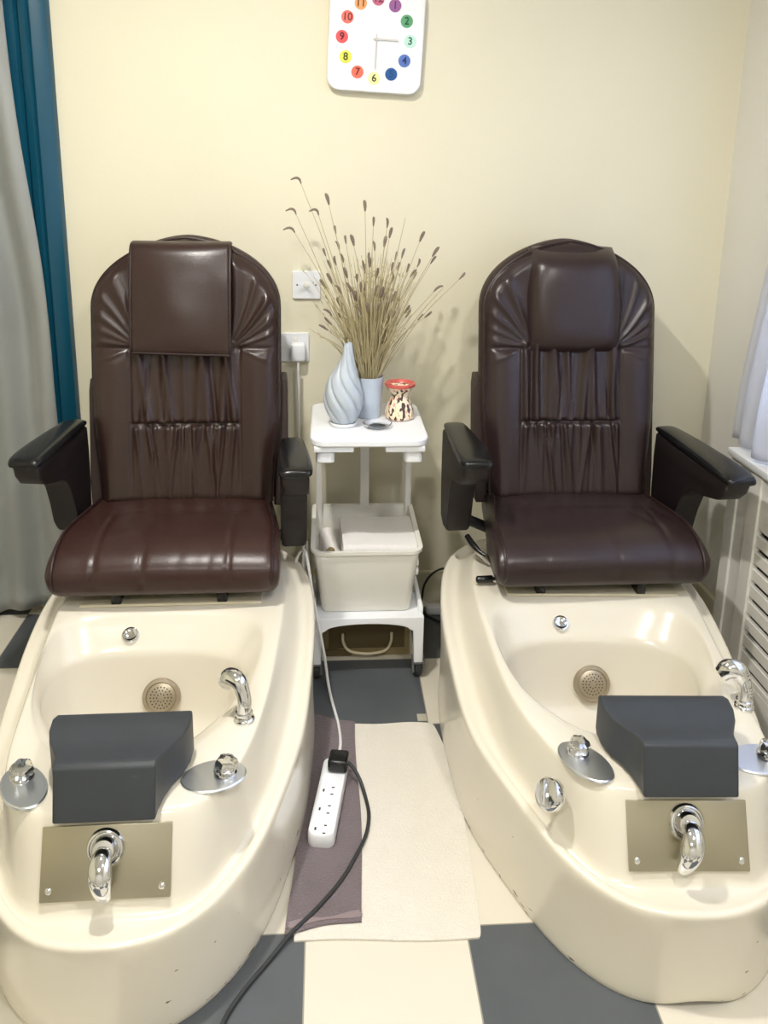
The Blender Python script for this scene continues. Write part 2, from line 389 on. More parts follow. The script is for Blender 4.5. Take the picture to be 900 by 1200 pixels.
def make_tub(parent, fl=1, fr=1):
    G = ring_from(G_); D0 = ring_from(D0_); D1 = ring_from(D1_); B0 = ring_from(B0_, xoff=-.018); B1 = ring_from(B1_, xoff=-.030)
    cen = Vector((0, .45, 0))
    def off(R, d):
        n = len(R); o = []
        for i, p in enumerate(R):
            t = (R[(i+1) % n]-R[i-1]).normalized(); nn = Vector((t.y, -t.x, 0)); o.append(p+nn*d)
        return o
    rings = []
    def add(R, zf):
        rings.append([Vector((p.x, p.y, zf(p))) for p in R])
    def notch(p):    # arched cut-out under the nose
        return .016*max(0, 1-((p.x-.012)/.062)**2)**.7 if p.y < -.05 else 0
    add(off(G, .002), lambda p: notch(p)); add(off(G, .006), lambda p: .006+notch(p))
    for t, d in ((.25, .001), (.5, .001), (.72, .003), (.86, .006), (.955, .007)):
        add(off(G, d), lambda p, t=t: ridgez(p.y)*t+notch(p)*(1-t))
    add(off(G, .006), lambda p: ridgez(p.y)*.995); add(off(G, -.004), lambda p: ridgez(p.y)+.002)
    add(off(G, -.014), lambda p: ridgez(p.y)-.003)
    def mix(A, Bq, t): return [a.lerp(c, t) for a, c in zip(A, Bq)]
    add(off(D0, .016), lambda p: ridgez(p.y)-.006); add(off(D0, .004), lambda p: ridgez(p.y)-.002)
    for t, f in ((.06, .06), (.35, .40), (.68, .76), (.86, .915), (.95, .972)):
        add(mix(D0, D1, t), lambda p, f=f: ridgez(p.y)*(1-f)+deckz(p.y)*f)
    add(mix(D0, D1, 1.1), lambda p: deckz(p.y)-.001)
    add(mix(D1, B0, .35), lambda p: deckz(p.y)); add(mix(D1, B0, .8), lambda p: deckz(p.y)-.0005)
    add(mix(D1, B0, .97), lambda p: deckz(p.y)-.003)
    add(mix(B0, B1, .12), lambda p: deckz(p.y)-.012)
    def lip(p): return .318
    add(mix(B0, B1, .55), lambda p: .346); add(mix(B0, B1, .92), lambda p: .322); 
    add(B1, lambda p: .308)
    c = Vector((-.03, .44, 0))
    for s, z in ((.994, .300), (.978, .275), (.93, .22), (.88, .165), (.80, .135), (.68, .124), (.3, .121), (.05, .12)):
        rings.append([Vector((c.x+(p.x-c.x)*s, c.y+(p.y-c.y)*s, z)) for p in B1])
    for i, rg in enumerate(rings):
        if i > 24: break
        for p in rg: p.x *= 1+((fl if p.x < 0 else fr)-1)*sstep(.05, .35, p.y)*(1 if i < 17 else max(0, 1-(i-16)/8))
    bm = BM(); loft(bm, rings, cap1=True)
    return obj('foot_tub', bm, M['tub'], parent, angle=None, sub=1)

def make_footrest(parent):
    st = [(.198, .120, .448, .392, .196), (.194, .130, .461, .384, .194), (.175, .133, .4655, .381, .175), (.145, .131, .463, .379, .145), (.115, .122, .461, .378, .115),
          (.088, .107, .462, .377, .088), (.062, .096, .467, .376, .055), (.042, .0905, .472, .376, .022), (.031, .0895, .4725, .376, .004), (.024, .0895, .468, .377, -.003)]
    bm = BM(); rings = []
    for yt, w, zt, zb, yb in st:
        rings.append([Vector((-w, yb, zb)), Vector((-w*1.0, yt, zt)), Vector((w, yt, zt)), Vector((w, yb, zb))])
    loft(bm, rings, cap0=True, cap1=True)
    return obj('footrest', bm, M['foam'], parent, bev=.007, angle=50)

def knob_mesh(bm, m, r=.021, h=.031):
    lathe(bm, [(r*.95, 0), (r*1.08, .003), (r*1.04, .006), (r*.84, .008), (r*.84, .010), (r*1.0, .013), (r*1.0, h*.75), (r*.86, h*.93), (r*.5, h), (r*.1, h*.98)], 42, m, twist=lambda a, z: .07*math.cos(6*a) if .012 < z else 0)

def make_chair(name, loc, rz, label, kind):
    t = empty(name, loc, rz); tag(t, label, 'pedicure chair', 'pedicure spa chairs')
    LE = M['leather'] if kind == 'flap' else M['leather_cool']
    tub = make_tub(t, *((.94, .965) if kind == 'flap' else (1.05, .885)))
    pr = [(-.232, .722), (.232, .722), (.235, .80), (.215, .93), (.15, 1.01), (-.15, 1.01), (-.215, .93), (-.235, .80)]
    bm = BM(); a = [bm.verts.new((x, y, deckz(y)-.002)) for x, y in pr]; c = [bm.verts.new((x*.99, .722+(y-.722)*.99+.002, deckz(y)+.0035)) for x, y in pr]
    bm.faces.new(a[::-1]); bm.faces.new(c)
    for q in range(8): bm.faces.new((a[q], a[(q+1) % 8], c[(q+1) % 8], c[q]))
    obj('seat_shade_plate', bm, M['seat_shade'], tub, bev=.001, angle=30)  # thin tan plate on the deck, its colour stands for shade under the seat
    make_footrest(t)
    # front steel plate
    n = Vector((0, -.119, .056)).normalized(); up = Vector((0, .056, .119)).normalized()
    c = Vector((0, .0035, .292)); PM = Matrix((Vector((1, 0, 0)), up, n)).transposed().to_4x4(); PM.translation = c+n*.009
    bm = BM()
    for v in box(bm, -.114, .114, -.062, .062, -.003, .0015, .001): v.co = PM @ v.co
    obj('front_plate', bm, M['steel'], tub, angle=30)
    for sx in (-1, 1):
        bm = BM(); lathe(bm, [(.0058, 0), (.0058, .0015), (.004, .003), (.001, .0034)], 14, PM @ Matrix.Translation((sx*.0985, -.043, .0015)))
        obj('screw', bm, M['chrome'], tub)
    # pull-out hand spray in its escutcheon
    bm = BM(); C0 = PM @ Matrix.Translation((-.002, .024, 0))
    lathe(bm, [(.033, .001), (.034, .004), (.031, .009), (.028, .010), (.026, .0065), (.024, .0065), (.022, .016), (.0185, .0225), (.016, .023)], 40, C0)
    obj('escutcheon', bm, M['chrome'], tub)
    tilt = .02 if kind == 'flap' else -.06
    bm = BM(); pts = [(0, 0, .014), (0, -.004, .028), (tilt*.02, -.014, .040), (tilt*.10, -.034, .046), (tilt*.22, -.056, .040), (tilt*.32, -.074, .026), (tilt*.35, -.080, .019)]
    tube(bm, [C0 @ Vector(p) for p in pts], [.013, .016, .019, .0205, .0175, .012, .006], 20, smooth=5, flat=.75)
    obj('hand_spray', bm, M['chrome'], tub)
    # spout
    sp = Vector((.222, .284, deckz(.284)))
    bm = BM(); lathe(bm, [(.021, 0), (.022, .004), (.020, .008), (.016, .010), (.015, .013), (.018, .015), (.018, .019), (.014, .021)], 32, Matrix.Translation(sp))
    ang = Vector((-.62, .42, 0)) if kind == 'flap' else Vector((-.72, .2, 0))
    p0 = sp+Vector((0, 0, .016)); P = [p0, p0+Vector((.001, .002, .025)), p0+Vector((-.002, .008, .048))+ang*.004, p0+Vector((0, .008, .066))+ang*.022, p0+Vector((0, .010, .066))+ang*.048, p0+Vector((0, .010, .052))+ang*.066]
    tube(bm, P, [.0145, .0150, .0165, .0195, .0215, .0185], 24, smooth=6)
    obj('spout', bm, M['chrome'], tub)
    # overflow cap and suction cover
    bm = BM(); m = frame_mtx((-.095, .672, .3475), (0, -.62, .78)); lathe(bm, [(.022, -.004), (.0225, .004), (.020, .008), (.016, .009), (.010, .006), (.002, .006)], 32, m); obj('overflow_cap', bm, M['chrome'], tub)
    bm = BM(); m = frame_mtx((-.0155, .617, .206), (0, -.92, .35)); lathe(bm, [(.047, -.01), (.047, .006), (.044, .010), (.038, .011), (.036, .008), (.033, .010), (.002, .013)], 40, m)
    dr = obj('suction_cover', bm, M['drain'], tub)
    bm = BM()
    for ri, nn in ((.010, 8), (.018, 14), (.026, 20)):
        for k in range(nn):
            a = 2*PI*k/nn; mm = m @ Matrix.Translation((ri*math.cos(a), ri*math.sin(a), .0118-.001*ri/.02)); lathe(bm, [(.0018, -.002), (.0018, .0012)], 6, mm)
    obj('hole_pattern', bm, M['disk_hole'], tub)
    # oval control plates with knobs
    for sx in (-1, 1):
        cx, cy = (-.172, .104) if sx < 0 else (.178, .112)
        a0 = math.radians(-58) if sx < 0 else math.radians(12)
        mm = Matrix.Translation((cx, cy, deckz(cy)+.0005)) @ Matrix.Rotation(-sx*-.0, 4, 'Y') @ Matrix.Rotation(a0, 4, 'Z')
        bm = BM(); a, bb = (.062, .044) if sx > 0 else (.066, .040)
        rings = [[mm @ Vector((a*s*math.cos(q), bb*s*math.sin(q), z)) for q in [2*PI*k/48 for k in range(48)]] for s, z in ((1, -.002), (1, .002), (.96, .004))]
        loft(bm, rings, cap0=True, cap1=True); obj('control_plate', bm, M['mirror'], tub, angle=30)
        kx = (-.026, .004) if sx < 0 else (.022, .002)
        km = mm @ Matrix.Translation((kx[0], kx[1], .003)) @ Matrix.Rotation(.18, 4, 'Y')
        bm = BM(); knob_mesh(bm, km); obj('knob', bm, M['chrome'], tub)
    # side dial on the left shoulder
    bm = BM(); m = frame_mtx((-.247, .075, .320), (-.80, -.35, .50)); lathe(bm, [(.031, -.012), (.031, .006), (.028, .010), (.015, .012), (.002, .012)], 36, m); 
    for v in box(bm, -.006, .006, -.024, .024, .008, .020, .003): v.co = m @ (Matrix.Rotation(.6, 4, 'Z') @ v.co)
    obj('dial', bm, M['chrome'], tub)

    def turn(v, a=.055, s_=.97):        # the cushions of this chair sit slightly swivelled on their base
        dx, dy = v.x*s_, v.y-1.12
        return Vector((dx*math.cos(a)-dy*math.sin(a)-.004, 1.12+dx*math.sin(a)+dy*math.cos(a), v.z))
    # ---------------- seat cushion
    prof = [(1.13, .555), (1.05, .563), (.95, .565), (.86, .566), (.79, .561), (.735, .545), (.700, .520), (.688, .492), (.693, .466), (.712, .450), (.75, .446), (.85, .455), (1.0, .462), (1.12, .466), (1.145, .49), (1.145, .53)]
    pl = catmull([(y, z, 0) for y, z in prof+[prof[0]]], 6)[:-1]
    cy = sum(p.x for p in pl)/len(pl); cz = sum(p.y for p in pl)/len(pl)
    NX = 90; rings = []
    seams = [(-.175, .0045, .006), (-.055, .0045, .006), (.165, .0045, .006)] if kind == 'flap' else [(.19, .002, .006), (-.16, .0012, .006)]
    rnd = random.Random(3 if kind == 'flap' else 5); wr = [(rnd.uniform(-.24, .24), rnd.uniform(.7, 1.05), rnd.uniform(.008, .02), rnd.uniform(-.5, .5), rnd.uniform(.0006, .0018)) for _ in range(26)]
    for i in range(NX+1):
        u = -1+2*i/NX; u = math.sin(u*PI/2)*.35+u*.65
        e = max(0, (abs(u)-.86)/.14); s = math.sqrt(max(0, 1-e*e))
        r = []
        for p in pl:
            y, z = p.x, p.y
            hw = .256+.040*sstep(1.10, .80, y)
            x = u*hw
            yy = cy+(y-cy)*(1-.06*(1-s)); zz = cz+(z-cz)*(1-.42*(1-s))
            if z > .47:
                crown = .006*(1-u*u); zz += crown
                d = 0
                if y < .93:
                    for sx, dd, sg in seams: d += dd*math.exp(-((x-sx)/sg)**2)*sstep(.96, .9, y)
                d += .0045*math.exp(-((y-.955)/.008)**2)*(1 if abs(x) < .2 else .3)
                for wx, wy, sg, sl, am in wr: d += am*math.exp(-((x-wx-(y-wy)*sl)/sg)**2)*math.exp(-((y-wy)/.06)**2)
                k = sstep(.80, .70, y); zz -= d*(1-k*.7); yy += d*k
            r.append(Vector((x, yy, zz)))
        if kind == 'flap':
            for q in r: q.x = q.x*.985-.012
        if kind == 'pillow': r = [turn(q) for q in r]
        for q in r: q.z -= .010*sstep(.49, .455, q.z)*sstep(.95, .75, q.y)
        rings.append(r)
    bm = BM(); loft(bm, rings, cap0=True, cap1=True)
    seat = obj('seat', bm, M['leather_worn'] if kind == 'flap' else LE, t, angle=None)
    for sx in (-1, 1):
        bm = BM(); P = []
        for p in pl[:int(len(pl)*.62)]:
            y, z = p.x, p.y; hw = .256+.040*sstep(1.10, .80, y)
            P.append((sx*hw*.925-(.012 if kind == 'flap' else 0), cy+(y-cy)*.998, cz+(z-cz)*.975+.0025))
        if kind == 'pillow': P = [turn(Vector(q)) for q in P]
        tube(bm, P, .0042, 8); obj('piping', bm, M['piping'], seat)
    bm = BM(); box(bm, -.22, .22, .76, 1.12, .425, .462, .008)
    for x in (-.14, .13):
        box(bm, x-.013, x+.013, .725, 1.08, .402, .450, .004)
    box(bm, -.16, .16, .82, 1.08, .405, .43, .005)
    obj('seat_slide', bm, M['black'], t)

    # ---------------- backrest
    zb, zt = .545, 1.300
    def hw(z):
        if z < 1.10: return .243+.022*sstep(.55, .85, z)
        q = (z-1.10)/(zt-1.10); return .265*max(0, 1-q**2.15)**.62
    k = .2
    def place(x, y, z):
        v = Vector((x, 1.10+k*(z-.56)+y, z))
        return turn(v) if kind == 'pillow' else v
    out = []
    for j in range(61): 
        z = zb+(1.10-zb)*j/60; out.append((hw(z), z))
    for j in range(1, 61):
        q = math.sin(j/60*PI/2); z = 1.10+(zt-1.10)*q; out.append((hw(z), z))
    OL = np.array(out+[(-x, z) for x, z in out[::-1]]+[(x, zb) for x in np.linspace(-hw(zb), hw(zb), 30)])
    rnd = random.Random(11 if kind == 'flap' else 29)
    up_pl = [(x, rnd.uniform(.007, .013), rnd.uniform(.006, .013), rnd.uniform(-.14, .14), rnd.uniform(.10, .30)) for x in np.linspace(-.14, .14, 9)+np.array([rnd.uniform(-.008, .008) for _ in range(9)])]
    lo_pl = [(x, rnd.uniform(.005, .010), rnd.uniform(.006, .013), rnd.uniform(-.16, .16), rnd.uniform(.05, .22)) for x in np.linspace(-.14, .14, 11)+np.array([rnd.uniform(-.006, .006) for _ in range(11)])]
    fan = [(math.radians(a), rnd.uniform(.05, .09), rnd.uniform(.004, .0075)) for a in (14, 28, 43, 58, 74)]
    crs = [(rnd.uniform(-.135, .135), rnd.uniform(.003, .0055), rnd.uniform(.006, .012), rnd.uniform(-.12, .12), rnd.uniform(.08, .24), s_) for s_ in (1, 1, 1, 1, 1, 1, -1, -1, -1, -1, -1, -1, -1)]
    def height(x, z):
        d = float(np.min(np.hypot(OL[:, 0]-x, OL[:, 1]-z))); r = .036
        e = min(1, d/r); h = .026+.036*math.sqrt(max(0, 1-(1-e)**2))
        inside = sstep(0, .03, d)
        f = 0
        seamz = .782; topz = .995
        cen = 1-sstep(.140, .160, abs(x))
        # side bolsters
        f += .010*math.exp(-((abs(x)-.205)/.04)**2)*sstep(1.02, .95, z)
        if z < topz+.02 and abs(x) < .18:
            if z > seamz:
                dz = z-seamz
                for xi, sg, am, sl, ln in up_pl: f += cen*am*1.35*math.exp(-((x-xi-sl*dz)/sg)**2)*(math.exp(-dz/ln)+.9*math.exp(-(topz-z)/.08))
            else:
                dz = seamz-z
                for xi, sg, am, sl, ln in lo_pl: f += cen*am*1.25*math.exp(-((x-xi-sl*dz)/sg)**2)*math.exp(-dz/ln)*sstep(0, .012, dz)
        if z < topz and abs(x) < .17:
            for xi, sg, am, sl, ln, s_ in crs:
                dz = (z-seamz)*s_
                if dz > 0: f -= cen*am*math.exp(-((x-xi-sl*dz)/sg)**2)*math.exp(-(dz/ln)**2)*sstep(0, .015, dz)*(1.15 if s_ < 0 else 1.2+.5*sstep(.12, .2, dz))
        if abs(x) < .165: f -= .010*math.exp(-((z-seamz)/.007)**2)*cen
        if z < topz: f -= .005*math.exp(-((abs(x)-.155)/.005)**2)*sstep(.56, .66, z)
        if abs(x) > .14: f -= .006*math.exp(-((z-topz)/.006)**2)
        # fan wrinkles on the upper shoulders
        if z > topz and abs(x) > .10:
            dx, dz = abs(x)-.125, z-topz; rr = math.hypot(dx, dz); a = math.atan2(dz, dx)
            for fa, sg, am in fan: f += am*math.exp(-((a-fa-(.1 if x > 0 else -.06)*rr*8)/(sg*(.8 if x > 0 else 1.1)))**2)*sstep(.01, .05, rr)*(1.25 if (x > 0) == (fa < .9) else .75)
        if z < topz and abs(x) > .15:
            dx, dz = abs(x)-.15, topz-z; a = math.atan2(dz, dx); rr = math.hypot(dx, dz)
            f += .004*math.exp(-((a-.35)/.12)**2)*sstep(.01, .04, rr)*sstep(.13, .06, rr)
        return h+f*inside
    NU, NV = 150, 190; bm = BM(); F = []; K = []
    for j in range(NV+1):
        v = j/NV
        z = zb+(1.10-zb)*v/.68 if v < .68 else 1.10+(zt-.0005-1.10)*math.sin((v-.68)/.32*PI/2)
        w = max(.0015, hw(z)); ro = []; rk = []
        for i in range(NU+1):
            u = -1+2*i/NU; u = .45*math.sin(u*PI/2)+.55*u; x = u*w
            zz = z+0
            ro.append(bm.verts.new(place(x, -height(x, zz), zz)))
            rk.append(bm.verts.new(place(x, .012 if 0 < i < NU else .0, zz)))
        F.append(ro); K.append(rk)
    for j in range(NV):
        for i in range(NU):
            bm.faces.new((F[j][i], F[j][i+1], F[j+1][i+1], F[j+1][i])); bm.faces.new((K[j][i+1], K[j][i], K[j+1][i], K[j+1][i+1]))
        bm.faces.new((K[j][0], F[j][0], F[j+1][0], K[j+1][0])); bm.faces.new((F[j][NU], K[j][NU], K[j+1][NU], F[j+1][NU]))
    for i in range(NU):
        bm.faces.new((K[0][i], K[0][i+1], F[0][i+1], F[0][i])); bm.faces.new((F[NV][i], F[NV][i+1], K[NV][i+1], K[NV][i]))
    back = obj('backrest', bm, LE, t, angle=None)
    bm = BM(); pp = [(x, z) for x, z in out]+[(-x, z) for x, z in out[-2::-1]]
    tube(bm, [place(x*1.003, -.028, z+.001) for x, z in pp], .0048, 8); obj('piping', bm, M['piping'], back)
    # rear shell peeking around the cushion
    bm = BM(); sh = [(x*1.012+.003*(1 if x > 0 else 0), z+.006*sstep(1.1, 1.3, z)) for x, z in out[::3]]
    po = sh+[(-x, z) for x, z in sh[::-1]][1:]
    rings = [[place(x*s, yy, .95+(z-.95)*s2) for x, z in po] for s, s2, yy in ((.985, .99, .004), (1.0, 1.0, .010), (1.0, 1.0, .040), (.97, .98, .062), (.8, .85, .085))]
    loft(bm, rings, cap0=True, cap1=True); obj('back_shell', bm, M['shell'], back, angle=40)
    for sx in (-1, 1):
        bm = BM(); xo = .283 if kind == 'flap' else .280
        P = [(xo-.035, .020, .52), (xo+.002, .020, .52), (xo+.006, .020, .60), (xo+.006, .020, .86), (xo+.002, .020, .895), (xo-.035, .020, .895)]
        a = [place(sx*x, y-.012, z) for x, y, z in P]; c = [place(sx*x, y+.07, z) for x, y, z in P]
        loft(bm, [a, c], cap0=True, cap1=True)
        obj('side_panel', bm, M['shell'], back, bev=.004, angle=30)
    bm = BM(); tube(bm, [(0, 1.18, .46), (0, 1.19, .60), place(0, .10, .75)], .03, 12); box(bm, -.12, .12, 1.08, 1.2, .42, .47, .008); obj('back_hinge', bm, M['black'], t)
    # ---------------- headrest
    if kind == 'flap':
        bm = BM(); rings = []
        xl, xr = -.143, .133
        ctr = [(-.040, 1.288), (-.055, 1.289), (-.074, 1.281), (-.085, 1.255), (-.094, 1.20), (-.098, 1.12), (-.099, 1.04), (-.098, 1.005), (-.091, .992)]
        N = 40
        ctr2 = catmull([(a, z, 0) for a, z in ctr], 6)
        ctr2 = [Vector((-.006, 1.270, 0)), Vector((-.016, 1.280, 0)), Vector((-.026, 1.286, 0))]+ctr2
        R = []
        for i, p in enumerate(ctr2):
            row = []
            for kx in range(31):
                u = kx/30; x = xl+(xr-xl)*u; sag = .0
                zz = p.y-(.010*u)*(sstep(1.1, .97, p.y)) + (0.004 if False else 0)
                puff = .014*(1-(2*u-1)**2)*sstep(.97, 1.05, p.y)*sstep(1.32, 1.26, p.y)
                wv = .0005*math.sin(x*40+zz*22)+.0004*math.sin(zz*50+x*12)
                row.append((x, p.x-puff+wv*sstep(1.3, 1.2, zz), zz))
            R.append(row)
        Vf = [[bm.verts.new(place(*q)) for q in r] for r in R]
        for j in range(len(Vf)-1):
            for i in range(30): bm.faces.new((Vf[j][i], Vf[j][i+1], Vf[j+1][i+1], Vf[j+1][i]))
        hr = obj('headrest_flap', bm, LE, back, angle=None)
        md = hr.modifiers.new('thick', 'SOLIDIFY'); md.thickness = .012; md.offset = 0
        bm = BM(); E = [place(*r[0]) for r in R[3:]]+[place(*q) for q in R[-1][1:]]+[place(*r[-1]) for r in R[-2:2:-1]]
        tube(bm, [e+Vector((0, -.006, 0)) for e in E], .0045, 8); obj('piping', bm, M['piping'], hr)
    else:
        rings = []; N = 28
        bm = BM(); V = []
        for j in range(N+1):
            v = -1+2*j/N; row = []
            for i in range(N+1):
                u = -1+2*i/N
                wz = 1.135+ .150*v; wx = (.143+.008*(1-v*v)-.012*sstep(0, 1, v))*u+.006
                hh = .055*max(0, 1-abs(u)**5)**.6*max(0, 1-abs(v)**4)**.55
                wv = .0007*math.sin(u*5+v*4)
                zz = wz+.006*(1-u*u)*v
                base = -.052 if zz < 1.24 else -.052+.045*((zz-1.24)/.05)**1.5
                row.append(bm.verts.new(place(wx, base-hh-wv*(1 if hh > .01 else 0), zz)))
            V.append(row)
        for j in range(N):
            for i in range(N): bm.faces.new((V[j][i], V[j][i+1], V[j+1][i+1], V[j+1][i]))
        edge = [V[0][i] for i in range(N+1)]+[V[j][N] for j in range(1, N+1)]+[V[N][i] for i in range(N-1, -1, -1)]+[V[j][0] for j in range(N-1, 0, -1)]
        back_e = [bm.verts.new(v.co+Vector((0, .035, -.006))) for v in edge]; n_ = len(edge)
        for i in range(n_): bm.faces.new((edge[i], back_e[i], back_e[(i+1) % n_], edge[(i+1) % n_]))
        bm.faces.new(back_e)
        hr = obj('headrest_pillow', bm, LE, back, angle=None)
    # ---------------- armrests
    if kind == 'flap':
        arms = [((-.318, 1.12, .780), (-.365, .81, .768)), ((.305, 1.05, .742), (.322, .79, .738))]
    else:
        arms = [((-.352, 1.08, .770), (-.320, .765, .762)), ((.298, 1.12, .752), (.362, .73, .735))]
    for tail, tip in arms:
        T0, T1 = Vector(tail), Vector(tip); ax = (T0-T1); A = ax.length; ax.normalize(); side = ax.cross(Vector((0, 0, 1))).normalized(); upv = side.cross(ax)
        def at(s, lat, h): return T1+ax*s+side*lat+upv*h
        f = A/.34
        ctr = [(-.004, -.013), (.004, -.044), (.028, -.072), (.08, -.088), (.125, -.096), (.155, -.110), (.178, -.145), (.196, -.20), (.210, -.272), (.222, -.292), (.28, -.30), (.315, -.285), (.330, -.19), (.338, -.08), (.338, -.012)]
        up_ = [(s*f, h) for s, h in ctr]
        rings = []
        for lat, sc in ((-.036, .92), (-.033, .975), (-.026, 1), (.026, 1), (.033, .975), (.036, .92)):
            rings.append([at(.17*f+(s-.17*f)*sc, lat, -.11+(h+.11)*sc+(0 if h < -.03 else (1-sc)*0)) for s, h in up_])
        bm = BM(); loft(bm, rings, cap0=True, cap1=True)
        arm = obj('armrest', bm, M['armbody'], t, angle=50)
        bm = BM(); rings = []
        st = [(-.018, .030, -.012, .000), (-.016, .036, -.015, .005), (-.004, .044, -.016, .011), (.03, .047, -.014, .014), (.09, .046, -.012, .016), (.16, .043, -.012, .016), (.24, .038, -.012, .015), (.31, .034, -.012, .012), (.345, .031, -.010, .008), (.352, .027, -.006, .002)]
        for s, w, h0, h1 in st:
            rings.append([at(s*f, w*cx, h0+(h1-h0)*hz) for cx, hz in ((-.9, 0), (-1, .25), (-1, .6), (-.86, .9), (-.4, 1), (.4, 1), (.86, .9), (1, .6), (1, .25), (.9, 0))])
        loft(bm, rings, cap0=True, cap1=True); obj('arm_pad', bm, M['black'], arm, angle=50, sub=1)
        bm = BM(); e = at(.27*f, 0, -.26); tube(bm, [e, Vector((math.copysign(.20, e.x), e.y-.01, .45))], .016, 10); obj('arm_bracket', bm, M['black'], arm)
    # lever and knob beside the seat
    bm = BM(); tube(bm, [(-.225, .85, .445), (-.275, .87, .450), (-.30, .90, .462), (-.318, .935, .478)], [.005, .005, .009, .008], 10, smooth=4); obj('recline_lever', bm, M['black'], t)
    bm = BM(); tube(bm, [(-.225, .78, .425), (-.262, .775, .424)], .005, 8); tube(bm, [(-.262, .775, .424), (-.266, .775, .424), (-.305, .770, .424), (-.310, .770, .424)], [.007, .010, .010, .006], 14); obj('slide_knob', bm, M['black'], t)
    return t

make_chair('pedicure_chair', (-.3933, 1.2889, 0), .0110, 'brown leather pedicure chair with flat flap headrest, beside the grey satin curtain', 'flap')
make_chair('pedicure_chair', (.677, 1.2979, 0), -.0489, 'dark brown leather pedicure chair with puffy pillow headrest, beside the radiator cover', 'pillow')

# ------------------------------------------------------------------ utility cart
ct = empty('utility_cart', (.122, 2.46, 0)); tag(ct, 'white plastic trolley on casters standing between the two chairs', 'trolley')
b = BM(); prism(b, rrect(.338, .40, .045), .744, .766, 'z'); obj('top_tray', b, M['white'], ct, bev=.005, angle=30)
b = BM()
for x0, x1, y0, y1 in ((-.158, -.045, -.192, -.17), (.045, .158, -.192, -.17), (-.10, .10, .15, .18)):
    b = BM(); box(b, x0, x1, y0, y1, .727, .744, .003); obj('tray_rail', b, M['white'], ct)
for sx in (-1, 1):
    for sy in (-1, 1):
        b = BM(); prism(b, rrect(.054, .05, .016, cx=sx*.126, cy=sy*.158), .692, .742, 'z'); obj('corner_bracket', b, M['white'], ct, bev=.004, angle=30)
    b = BM(); prism(b, rrect(.022, .026, .006, cx=sx*.146, cy=.166), .20, .70, 'z'); obj('post', b, M['offwhite'], ct, bev=.002, angle=30)
b = BM(); box(b, -.012, .018, .166, .182, .19, .742, .003); obj('back_strut', b, M['offwhite'], ct)
# lower shelf with arched apron
b = BM(); prism(b, rrect(.326, .37, .01), .198, .211, 'z')
for y0 in (-.20, .18):
    poly = [(-.167, .212), (-.167, .060), (-.140, .060), (-.136, .166)]
    for k in range(13):
        a = PI-PI*k/12; poly.append((.124*math.cos(a), .172+.020*math.sin(a)))
    poly += [(.136, .166), (.140, .060), (.167, .060), (.167, .212)]
    prism(b, poly, y0, y0+.02, 'y')
for s in (-1, 1):
    box(b, s*.160-.006, s*.160+.006, -.179, .179, .165, .236, .003)
obj('lower_shelf', b, M['white'], ct, bev=.003, angle=30)
for sx in (-1, 1):
    for sy in (-1, 1):
        x, y = sx*.156, sy*.180
        b = BM(); box(b, x-.019, x+.019, y-.018, y+.026, .050, .066, .006); box(b, x-.019, x-.013, y-.010, y+.028, .018, .056, .002); box(b, x+.013, x+.019, y-.010, y+.028, .018, .056, .002)
        cs = obj('caster', b, M['greyplastic'], ct)
        b = BM(); lathe(b, [(.017, -.011), (.025, -.010), (.0255, 0), (.025, .010), (.017, .011)], 24, Matrix.Translation((x, y+.012, .0257)) @ Matrix.Rotation(PI/2, 4, 'Y')); obj('wheel', b, M['cableb'], cs)

# storage crate on the lower shelf
def crate():
    bm = BM(); z0, z1 = .213, .418
    def R(w, d, z, r): return [Vector((x, y, z)) for x, y in rrect(w, d, r)]
    o = [R(.262, .30, z0, .02), R(.266, .304, z0+.004, .02), R(.312, .356, z1-.012, .025), R(.328, .372, z1-.010, .03), R(.330, .374, z1, .03), R(.304, .348, z1, .022), R(.300, .344, z1-.01, .02), R(.256, .294, z0+.006, .016)]
    for r in o[2:6]:
        for p in r: p.z += .008*(abs(p.x)/.16)**4
    loft(bm, o, cap0=True, cap1=True); return obj('storage_crate', bm, M['crate'], angle=35)
cr = crate(); cr.location = (.118, 2.452, 0)
tag(cr, 'white plastic crate of towels on the trolley lower shelf', 'crate')
# folded towels in it
def folded(name, loc, w, d, layers, th, mtl, rz=0, seed=1):
    r = empty(name, loc, rz)
    for k in range(layers):
        bm = BM(); NXX, NYY = 20, 16
        prof = rrect(d, th, th*.48, n=4)
        rings = []
        rn = random.Random(seed*10+k)
        for i in range(NXX+1):
            x = -w/2+w*i/NXX; e = 1 if 0 < i < NXX else .75
            rings.append([Vector((x, y*(1-.01*k)+.003*math.sin(x*30+k), z*e+th/2+k*th*.97+.003*math.sin(x*22+k*2)+.004*math.sin(y*18+k)*1)) for y, z in prof])
        loft(bm, rings, cap0=True, cap1=True)
        obj('fold', bm, mtl, r, angle=60)
    return r
tw = folded('folded_towel', (.158, 2.43, .318), .225, .25, 3, .035, M['towelf'], .03)
tag(tw, 'white folded towel lying in the crate on the trolley', 'towel')
b = BM(); tube(b, [(0, -.06, 0), (0, -.055, 0), (0, .07, 0), (0, .075, 0)], [.018, .024, .024, .016], 18)
rl = obj('rolled_cloth', b, M['towelf'], loc=(.014, 2.47, .345), rot=(.25, .1, .25)); tag(rl, 'small white cloth roll beside the folded towel in the crate', 'cloth')
b = BM(); tube(b, [(0, -.06, 0), (.004, 0, .01), (0, .06, 0)], [.014, .018, .012], 14, smooth=4)
rl = obj('rolled_cloth', b, M['cardboard'], loc=(-.006, 2.365, .345), rot=(.2, .2, -.3)); tag(rl, 'beige crumpled cloth squeezed against the left wall of the crate', 'cloth')
